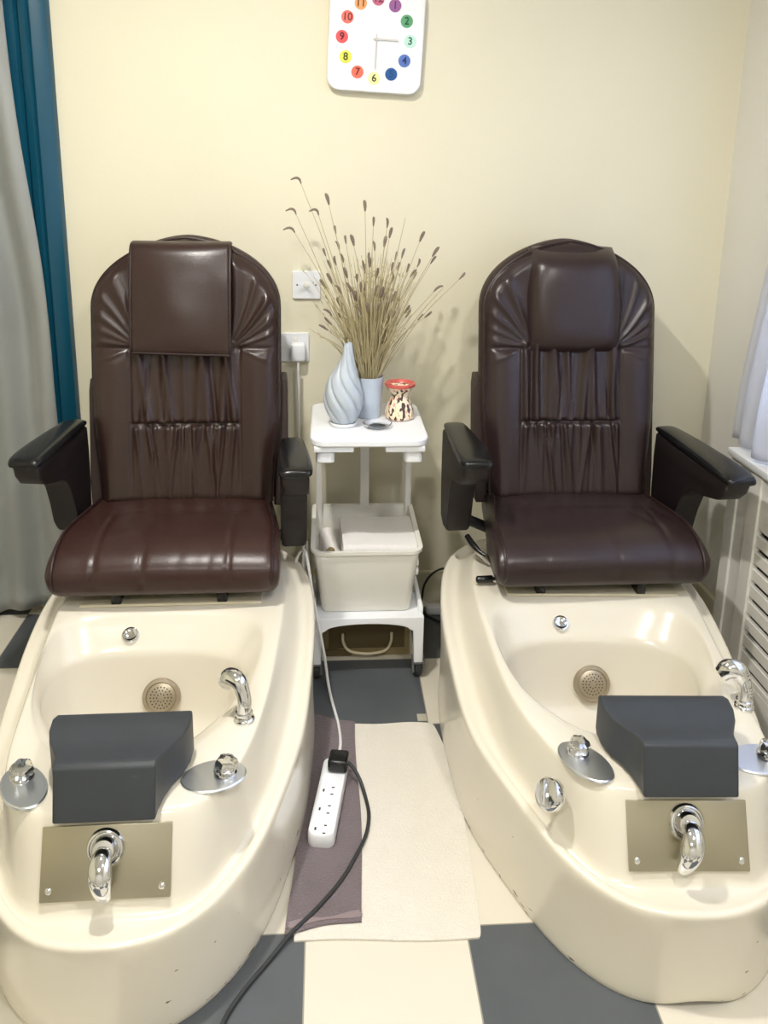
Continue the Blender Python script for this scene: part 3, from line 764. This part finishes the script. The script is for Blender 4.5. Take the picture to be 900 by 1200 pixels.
b = BM(); box(b, -.118, .118, -.134, .134, .0, .096, .006); ob = obj('towel_stack', b, M['towelf'], loc=(.118, 2.452, .220)); tag(ob, 'white towel bundle under the folded towel in the crate', 'towel')

# carton under the cart
cb = empty('cardboard_box', (.128, 2.46, 0)); tag(cb, 'flat brown cardboard box with a cream loop handle under the trolley', 'box')
b = BM(); box(b, -.135, .135, -.06, .13, .001, .150, .002); obj('carton', b, M['cardboard'], cb)
b = BM(); box(b, -.122, .118, -.0625, -.0605, .030, .146); box(b, -.135, -.05, -.0635, -.0612, .004, .026); obj('printed_panel', b, M['carddark'], cb, smooth=False)
b = BM(); tube(b, [(-.078, -.066, .085), (-.076, -.072, .055), (-.055, -.080, .030), (0, -.084, .022), (.055, -.080, .030), (.074, -.072, .055), (.076, -.066, .085)], .0045, 10, smooth=6); obj('handle', b, M['creamtube'], cb)

# ------------------------------------------------------------------ things on the cart
ZT = .766
b = BM(); lathe(b, [(.028, 0), (.036, .002), (.040, .008), (.0405, .012), (.036, .012), (.034, .006), (.002, .005)], 36)
tag(obj('saucer', b, M['white'], loc=(.050, 2.405, ZT)), 'small white saucer under the blue grey swirl vase', 'saucer')
pv = [(.018, 0), (.030, .003), (.044, .022), (.055, .05), (.059, .075), (.056, .10), (.050, .123), (.042, .145), (.032, .167), (.024, .187), (.0175, .207), (.013, .226), (.009, .230), (.008, .20), (.012, .15), (.015, .14)]
P2 = [(v.x, v.y) for v in catmull([(r, z, 0) for r, z in pv], 6)]
b = BM(); lathe(b, P2, 120, twist=lambda a, z: -.17*(1-abs(math.sin(3.5*a+z*46)))**3*sstep(0, .02, z))
for v in b.verts:
    s = sstep(.12, .23, v.co.z); v.co.x += .012*s; v.co.z += .012*s*math.cos(math.atan2(v.co.y, v.co.x))
tag(obj('swirl_vase', b, M['vase'], loc=(.050, 2.405, ZT+.006), angle=60), 'blue grey teardrop vase with carved swirls on the trolley', 'vase')
b = BM(); lathe(b, [(.034, 0), (.037, .003), (.042, .06), (.046, .124), (.0465, .128), (.043, .128), (.042, .118), (.038, .02), (.002, .01)], 40)
PX, PY = .128, 2.50
tag(obj('flower_pot', b, M['pot'], loc=(PX, PY, ZT)), 'pale blue cylindrical pot holding the dried lavender', 'pot')
ep = empty('patterned_pot', (.222, 2.475, ZT)); tag(ep, 'small dark-flecked cream pot with a red rim on the trolley', 'pot')
b = BM(); lathe(b, [(v.x, v.y) for v in catmull([(.034, 0, 0), (.043, .006, 0), (.044, .02, 0), (.036, .048, 0), (.027, .068, 0), (.027, .078, 0), (.036, .092, 0), (.044, .104, 0)], 4)], 40, twist=lambda a, z: .05*math.sin(7*a)*sstep(.03, .0, abs(z-.03))); obj('body', b, M['fleck'], ep)
b = BM(); lathe(b, [(.040, .100), (.046, .104), (.0465, .112), (.043, .114), (.036, .108), (.030, .096), (.004, .092)], 40); obj('rim', b, M['redrim'], ep)
b = BM(); lathe(b, [(.026, 0), (.034, .002), (.042, .012), (.043, .014), (.040, .0145), (.033, .005), (.002, .004)], 36)
tag(obj('glass_dish', b, M['glass'], loc=(.150, 2.385, ZT)), 'small shallow clear glass dish in front of the pots', 'dish')

# dried lavender bunch
dl = empty('dried_lavender', (PX, PY, ZT+.012)); tag(dl, 'tall bunch of dried lavender stems in the pale blue pot', 'dried flowers')
def px2(px, py): return (-.061+(px-357)*.00251, 1.466-(py-212)*.00241)
tips = [(352, 213, 1), (384, 236, 2), (346, 250, 1), (344, 272, 1), (372, 250, 1), (426, 245, 2), (436, 260, 1), (452, 262, 1), (473, 252, 0), (491, 280, 2), (507, 297, 2), (540, 324, 1), (470, 296, 1), (455, 278, 2), (449, 285, 2), (413, 282, 2), (404, 285, 1), (392, 270, 1),
        (505, 310, 1), (510, 336, 1), (489, 314, 1), (481, 327, 1), (380, 300, 1), (386, 312, 1), (396, 290, 1), (492, 378, 1), (520, 335, 0), (377, 330, 0), (366, 322, 0)]
rn = random.Random(21)
while len(tips) < 96:
    a = rn.gauss(0, 1); px = 432+34*a
    if not 374 < px < 505: continue
    py = rn.uniform(288, 372)+abs(px-432)*.35
    tips.append((px, py, rn.choice((0, 1, 1, 1, 2))))
for i, (px, py, kd) in enumerate(tips):
    tx, tz = px2(px, py); big = i < 29
    ty = PY+rn.uniform(-.10, .09); tx = tx*(ty/2.5)
    bx, by = rn.gauss(0, .014), rn.gauss(0, .014)
    r0 = math.hypot(bx, by)
    if r0 > .03: bx *= .03/r0; by *= .03/r0
    side = (tx-PX)
    rim = Vector((max(-.037, min(.037, side*.17+bx*.5)), max(-.036, min(.036, (ty-PY)*.35+by*.5)), .116))
    if math.hypot(rim.x, rim.y) > .038: q = .038/math.hypot(rim.x, rim.y); rim.x *= q; rim.y *= q
    base = Vector((-rim.x*.3+bx*.3, -rim.y*.3+by*.3, .012))
    tip = Vector((tx-PX, ty-PY, tz-ZT-.012))
    mid = rim.lerp(tip, .55)+Vector((-side*.05+rn.gauss(0, .004), 0, .012))
    bend = Vector((math.copysign(.012, side) if side else 0, 0, 0))
    P = catmull([base, rim, mid, tip], 5)
    b = BM(); tube(b, P, [.0013]*(len(P)-4)+[.0012, .001, .0009, .0008], 5)
    st = obj('stem', b, M['stalk'], dl)
    if kd:
        b = BM(); d = (P[-1]-P[-4]).normalized(); L = .036 if kd == 2 else .030; w = .0047 if kd == 2 else .0034
        hook = Vector((math.copysign(1, side), 0, -.9))*(.016 if (kd == 1 and i in (0, 2, 3, 4, 11, 18, 19)) else .002)
        if i in (0, 2, 3, 4): hook.x = -abs(hook.x)
        elif kd == 1: hook = Vector((rn.uniform(-1, 1), rn.uniform(-.6, .6), rn.uniform(-.8, .2)))*.007
        Q = [P[-1]-d*.006, P[-1]+d*L*.25, P[-1]+d*L*.6+hook*.4, P[-1]+d*L*.8+hook*1.2]
        Qc = catmull(Q, 4); nQ = len(Qc)
        tube(b, Qc, [w*(.35+.65*math.sin(PI*min(1, (j+.5)/nQ)))*(1.0+.22*(j % 2)) for j in range(nQ)], 7)
        obj('flower_spike', b, M['spike'], st)

b = BM(); rf = random.Random(77)
for i in range(190):
    a = rf.gauss(0, 1); px = 432+37*a; py = rf.uniform(285, 385)+abs(px-432)*.4; tx, tz = px2(px, py); ty = PY+rf.uniform(-.08, .08)
    side = tx-PX
    if abs(side) > .19: continue
    rim = Vector((max(-.036, min(.036, side*.17+rf.gauss(0, .008))), max(-.03, min(.03, (ty-PY)*.35)), .116))
    if math.hypot(rim.x, rim.y) > .037: q = .037/math.hypot(rim.x, rim.y); rim.x *= q; rim.y *= q
    tip = Vector((side, ty-PY, tz-ZT-.012)); mid = rim.lerp(tip, .55)+Vector((-side*.05+rf.gauss(0, .006), 0, .01))
    P = catmull([Vector((-rim.x*.3, -rim.y*.3, .02)), rim, mid, tip], 4)
    tube(b, P, [.0012]*(len(P)-3)+[.001, .0008, .0006], 4)
    for q in range(rf.randint(2, 4)):
        k = rf.randint(6, len(P)-1); d = (P[k]-P[k-1]).normalized(); o = (d+Vector((rf.uniform(-1, 1), rf.uniform(-1, 1), rf.uniform(-.3, .6)))*.8).normalized()*rf.uniform(.008, .02)
        tube(b, [P[k], P[k]+o*.5+d*.003, P[k]+o], [.0008, .0016, .0004], 4)
fl = obj('fine_stems', b, M['stalk'], dl); fl['kind'] = 'stuff'

# ------------------------------------------------------------------ wall clock
CKX, CKZ = .151, 1.882
ck = empty('wall_clock', (CKX, W, CKZ)); ck.rotation_euler = (0, math.radians(2.6), 0)
tag(ck, 'white rounded-square wall clock with a coloured disc for each hour', 'clock')
b = BM(); po = rrect(.288, .305, .038, 8)
rings = [[Vector((x*s, y, z*s)) for x, z in po] for s, y in ((.97, -.001), (1, -.006), (1, -.024), (.985, -.030), (.97, -.0305))]
loft(b, rings, cap0=True, cap1=True); obj('clock_body', b, M['white'], ck, angle=35)
cols = [(205, 108, 140), (152, 92, 150), (92, 164, 118), (196, 234, 220), (84, 118, 188), (18, 86, 150), (242, 238, 168), (238, 112, 88), (226, 226, 84), (226, 84, 88), (238, 118, 104), (242, 168, 108)]
dig = [(120, 50, 80), (96, 50, 100), (34, 96, 60), (30, 96, 84), (34, 56, 120), (14, 66, 124), (60, 66, 40), (120, 34, 26), (70, 76, 20), (110, 20, 30), (130, 34, 34), (130, 70, 20)]
for k in range(12):
    n = 12 if k == 0 else k; a = 2*PI*k/12
    rx, rz = .103*math.sin(a), .112*math.cos(a)
    mC = mat('disc_colour', srgb(*cols[k]), .5); mD = mat('numeral_colour', srgb(*dig[k]), .6)
    b = BM(); lathe(b, [(.0185, 0), (.0185, .0012), (.018, .0016)], 32, Matrix.Translation((rx, -.0305, rz)) @ Matrix.Rotation(PI/2, 4, 'X')); dc = obj('hour_disc', b, mC, ck, angle=30)
    tcu = bpy.data.curves.new('numeral', 'FONT'); tcu.body = str(n); tcu.size = .030; tcu.align_x = 'CENTER'; tcu.align_y = 'CENTER'; tcu.extrude = .0006; tcu.offset = .0004
    to = bpy.data.objects.new('numeral_text', tcu); COL.objects.link(to)
    dg = bpy.context.evaluated_depsgraph_get(); me = bpy.data.meshes.new_from_object(to.evaluated_get(dg)); bpy.data.objects.remove(to)
    me.materials.clear(); me.materials.append(mD); me.transform(Matrix.Translation((rx, -.0330, rz)) @ Matrix.Rotation(PI/2, 4, 'X'))
    no = bpy.data.objects.new('numeral', me); COL.objects.link(no); no.parent = dc
mh = mat('pale_grey_hand', srgb(214, 212, 205), .5)
b = BM(); box(b, -.010, .066, -.0365, -.0355, -.0022, .0022); obj('hour_hand', b, mh, ck, smooth=False)
b = BM(); box(b, -.0018, .0018, -.0385, -.0375, -.085, .014); obj('minute_hand', b, mh, ck, smooth=False)
b = BM(); lathe(b, [(.004, 0), (.004, .009), (.003, .010)], 20, Matrix.Translation((0, -.0305, 0)) @ Matrix.Rotation(PI/2, 4, 'X')); obj('hand_pin', b, mh, ck)

# ------------------------------------------------------------------ wall plates
sw = empty('wall_switch', (-.064, W, 1.136)); tag(sw, 'square white switch plate on the wall left of the lavender', 'switch')
def vplate(w, h, r, t0, t1):
    bm = BM(); po = rrect(w, h, r, 4); loft(bm, [[Vector((x*s, y, z*s)) for x, z in po] for s, y in ((1, -t0), (1, -t1+.002), (.97, -t1))], cap0=True, cap1=True); return bm
obj('face_plate', vplate(.090, .090, .005, .0, .010), M['white'], sw, angle=30)
b = BM(); lathe(b, [(.011, 0), (.011, .001), (.010, .0014)], 24, Matrix.Translation((0, -.010, 0)) @ Matrix.Rotation(PI/2, 4, 'X')); obj('centre_boss', b, M['offwhite'], sw, angle=30)
for s in (-1, 1):
    b = BM(); lathe(b, [(.0032, 0), (.0032, .001)], 12, Matrix.Translation((s*.030, -.0095, 0)) @ Matrix.Rotation(PI/2, 4, 'X')); obj('screw', b, M['greyplastic'], sw)
so = empty('wall_socket', (-.130, W, .930)); tag(so, 'white wall socket with a white plug in it, right of the left chair', 'socket')
obj('face_plate', vplate(.146, .096, .005, 0, .010), M['white'], so, angle=30)
for s in (-1, 1):
    b = BM(); box(b, s*.03-.006, s*.03+.006, -.014, -.008, .018, .034, .002); obj('rocker', b, M['offwhite'], so)
    b = BM()
    for dx, dz, w, h in ((0, 0, .002, .004), (-.011, -.016, .0035, .002), (.011, -.016, .0035, .002)): box(b, s*.042+dx-w, s*.042+dx+w, -.0106, -.009, dz-h, dz+h)
    obj('pin_hole', b, M['disk_hole'], so, smooth=False)

# ------------------------------------------------------------------ extension lead
ex = empty('extension_lead', (.004, 1.735, .008)); tag(ex, 'white four-gang extension lead lying on the grey towel', 'extension lead')
ang = math.atan2(.036, .235)
mE = Matrix.Rotation(-ang, 4, 'Z')
b = BM(); po = rrect(.062, .262, .018, 6)
loft(b, [[mE @ Vector((x*s, y*s2, z)) for x, y in po] for s, s2, z in ((.96, .99, 0), (1, 1, .004), (1, 1, .030), (.95, .985, .036), (.93, .98, .0365))], cap0=True, cap1=True)
bar = obj('socket_bar', b, M['white'], ex, angle=35)
for k in range(4):
    yc = .085-k*.062-.012
    b = BM()
    for dx, dy, w, h in ((.0, .0, .0022, .0045), (-.0, -.0, .001, .001),): box(b, dx-w-.014, dx+w-.014, yc-h, yc+h, .0358, .037)
    box(b, .004, .011, yc+.010, yc+.0135, .0358, .037); box(b, .004, .011, yc-.0135, yc-.010, .0358, .037)
    for v in b.verts: v.co = mE @ v.co
    if k: obj('pin_holes', b, M['disk_hole'], bar, smooth=False)
    else: b.free()
CW = [(.022, 1.857, .024), (.028, 1.90, .014), (.036, 1.97, .008), (.030, 2.06, .007), (.014, 2.16, .006), (.004, 2.225, .02), (-.008, 2.240, .11), (-.024, 2.240, .20), (-.042, 2.245, .31), (-.054, 2.255, .395), (-.066, 2.29, .42), (-.088, 2.32, .38), (-.098, 2.33, .29), (-.085, 2.34, .255), (-.072, 2.36, .33), (-.072, 2.42, .42), (-.088, 2.55, .45), (-.096, 2.68, .5), (-.092, 2.712, .62), (-.092, 2.706, .80), (-.092, 2.706, .886)]
b = BM(); tube(b, [Vector(p)-Vector((.004, 1.735, .008)) for p in CW], .0042, 8, smooth=8); obj('cable', b, M['cablew'], ex)
b = BM(); box(b, -.024, .024, -.038, 0, -.050, .012, .010, 3, Matrix.Translation(Vector((-.092, W-.0105, .938))-Vector((.004, 1.735, .008)))); obj('wall_plug', b, M['white'], ex)
# second loop of slack cable bundle on the cart post
b = BM(); tube(b, [(-.060, 2.38, .40), (-.052, 2.35, .32), (-.058, 2.345, .22), (-.064, 2.36, .15), (-.070, 2.38, .22), (-.066, 2.39, .32), (-.060, 2.38, .405)], .0038, 8, smooth=8)
tag(obj('cable_loop', b, M['cablew']), 'loop of slack white cable hanging at the trolley left side', 'cable')

# black lead plugged in the strip
ap = empty('appliance_lead', (.030, 1.828, .045)); tag(ap, 'black plug with a long black cable, plugged into the extension lead', 'power cable')
b = BM(); o0 = Vector((.030, 1.828, .045))
box(b, -.026, .024, -.026, .026, 0, .034, .008, 3, Matrix.Rotation(-ang, 4, 'Z')); obj('plug', b, M['black'], ap)
CBk = [(.052, 1.826, .060), (.066, 1.815, .050), (.082, 1.795, .030), (.094, 1.755, .012), (.099, 1.70, .0115), (.090, 1.64, .0115), (.066, 1.58, .0125), (.030, 1.51, .0125), (-.022, 1.44, .0125), (-.072, 1.385, .0115), (-.115, 1.33, .005), (-.155, 1.275, .005), (-.185, 1.22, .005), (-.198, 1.16, .005), (-.200, 1.05, .005)]
b = BM(); tube(b, [Vector(p)-o0 for p in CBk], .0045, 10, smooth=8); obj('cable', b, M['cableb'], ap)
b = BM(); tube(b, [(.335, 2.70, .03), (.345, 2.715, .08), (.375, 2.715, .125), (.42, 2.71, .145), (.47, 2.70, .13), (.50, 2.69, .06), (.50, 2.66, .006), (.56, 2.66, .005)], .004, 8, smooth=8); tube(b, [(.335, 2.70, .03), (.325, 2.68, .006), (.36, 2.62, .005), (.40, 2.58, .005)], .004, 8, smooth=6)
tag(obj('floor_cable', b, M['cableb']), 'thin black cable looping behind the right chair tub by the back wall', 'cable')
b = BM(); box(b, -.03, .03, -.018, .018, 0, .03, .006); 
tag(obj('cable_adapter', b, M['white'], loc=(.375, 2.66, 0)), 'small white adapter on the floor by the back wall', 'adapter')

# ------------------------------------------------------------------ floor towels
def cloth_patch(corners, z0, th, nu=40, nv=60, wob=.002, seed=1, bulge=0):
    rn = random.Random(seed); ph = [rn.uniform(0, 6) for _ in range(6)]
    A, B_, C_, D_ = [Vector((x, y, 0)) for x, y in corners]   # far-left, far-right, near-right, near-left
    bm = BM(); top = []; bot = []
    for j in range(nv+1):
        v = j/nv; l = A.lerp(D_, v); r = B_.lerp(C_, v); rt = []; rb = []
        for i in range(nu+1):
            u = i/nu; p = l.lerp(r, u)
            p.x += bulge*math.sin(v*PI)**.6*u+.004*math.sin(v*7+ph[0])*(u) + .003*math.sin(v*13+ph[1])*(1-u); p.y += .004*math.sin(u*6+ph[2])*v+.003*math.sin(u*9+ph[3])*(1-v)
            h = th+wob*(.5+.5*math.sin(p.x*40+ph[4]+p.y*9))*(.5+.5*math.sin(p.y*23+ph[5]))
            rt.append(bm.verts.new((p.x, p.y, z0+h))); rb.append(bm.verts.new((p.x, p.y, z0)))
        top.append(rt); bot.append(rb)
    for j in range(nv):
        for i in range(nu):
            bm.faces.new((top[j][i], top[j][i+1], top[j+1][i+1], top[j+1][i])); bm.faces.new((bot[j][i+1], bot[j][i], bot[j+1][i], bot[j+1][i+1]))
    for j in range(nv):
        bm.faces.new((top[j][0], top[j+1][0], bot[j+1][0], bot[j][0])); bm.faces.new((top[j][nu], bot[j][nu], bot[j+1][nu], top[j+1][nu]))
    for i in range(nu):
        bm.faces.new((top[0][i], bot[0][i], bot[0][i+1], top[0][i+1])); bm.faces.new((top[nv][i], top[nv][i+1], bot[nv][i+1], bot[nv][i]))
    return bm
b = cloth_patch([(-.055, 2.057), (.294, 2.046), (.306, 1.362), (-.066, 1.372)], .0005, .0045, seed=2, bulge=.026)
mC2 = M['towelw']
tag(obj('floor_towel', b, mC2, angle=50), 'cream white terry towel spread flat between the two foot tubs', 'towel')
b = cloth_patch([(-.050, 2.10), (.080, 2.052), (.074, 1.412), (-.083, 1.388)], .006, .0035, seed=5, wob=.0015)
gt = obj('floor_towel', b, M['towelg'], angle=50); tag(gt, 'mauve grey terry towel lying half over the cream towel', 'towel')
b = cloth_patch([(-.0795, 1.412), (.0690, 1.432), (.0690, 1.420), (-.079, 1.400)], .0097, .0016, 20, 4, seed=5, wob=.0003)
obj('hem', b, M['towelhem'], gt, angle=50)
b = BM(); box(b, -.013, .013, -.016, .016, 0, .001); tag(obj('floor_sticker', b, M['sticker'], loc=(.268, 2.078, .0003), smooth=False), 'tiny beige sticker on the corner of a dark floor tile', 'sticker')

# ------------------------------------------------------------------ ceiling lamps (modelled with fittings) + light
def lamp(x, y, power, size=.16, col=(1, .96, .9)):
    r = empty('ceiling_light', (x, y, ZC)); 
    b = BM(); lathe(b, [(size*.55, 0), (size*.62, -.004), (size*.60, -.012), (size*.52, -.014)], 32); obj('bezel', b, M['white'], r)
    b = BM(); lathe(b, [(size*.5, -.006), (size*.5, -.010)], 32); obj('diffuser', b, mat('lamp_diffuser', (1, 1, 1, 1), .5, emit=((*col, 1), 6)), r)
    ld = bpy.data.lights.new('ceiling_lamp_light', 'AREA'); ld.shape = 'DISK'; ld.size = size; ld.energy = power; ld.color = col
    lo_ = bpy.data.objects.new('ceiling_lamp_light', ld); COL.objects.link(lo_); lo_.parent = r; lo_.location = (0, 0, -.02)
    return r
tag(lamp(-.35, 1.45, 33, .10, (1, .965, .905)), 'small round white ceiling light nearest the back wall', 'ceiling light')
tag(lamp(.60, .35, 21, .16, (1, .975, .935)), 'round white ceiling light over the right chair front', 'ceiling light')
tag(lamp(-.5, -.6, 25, .5, (1, .975, .93)), 'added large round fill light on the ceiling behind the viewer', 'ceiling light')  # unseen lamp added for ambient fill

wd = bpy.data.worlds.new('daylight'); S.world = wd; wd.use_nodes = True
wd.node_tree.nodes['Background'].inputs[0].default_value = srgb(196, 212, 250); wd.node_tree.nodes['Background'].inputs[1].default_value = 4.0
# daylight entering the window
ld = bpy.data.lights.new('window_daylight', 'AREA'); ld.shape = 'RECTANGLE'; ld.size = 1.3; ld.size_y = 1.6; ld.energy = 48; ld.color = (.75, .84, 1)
lo_ = bpy.data.objects.new('window_daylight', ld); COL.objects.link(lo_); lo_.location = (XR+.35, 1.35, 1.5); lo_.rotation_euler = (0, math.radians(90), 0)

# ------------------------------------------------------------------ camera
pitch, yaw, roll = math.radians(14.3303), math.radians(4.0116), math.radians(.9001)
fpx, cy = 992.59, 452.98
fw = Vector((math.sin(yaw)*math.cos(pitch), math.cos(yaw)*math.cos(pitch), -math.sin(pitch)))
r = Vector((math.cos(yaw), -math.sin(yaw), 0)); u = r.cross(fw)
r2 = r*math.cos(roll)+u*math.sin(roll); u2 = -r*math.sin(roll)+u*math.cos(roll)
cd = bpy.data.cameras.new('camera'); co = bpy.data.objects.new('camera', cd); COL.objects.link(co)
mm = Matrix((r2, u2, -fw)).transposed().to_4x4(); mm.translation = Vector((0, 0, 1.5)); co.matrix_world = mm
cd.sensor_fit = 'VERTICAL'; cd.sensor_height = 24; cd.lens = fpx/1200*24; cd.shift_y = -(600-cy)/1200
cd.clip_start = .02
S.camera = co
S.view_settings.view_transform = 'Standard'; S.view_settings.look = 'None'; S.view_settings.gamma = 1; S.view_settings.use_curve_mapping = False
S.view_settings.exposure = 0.06
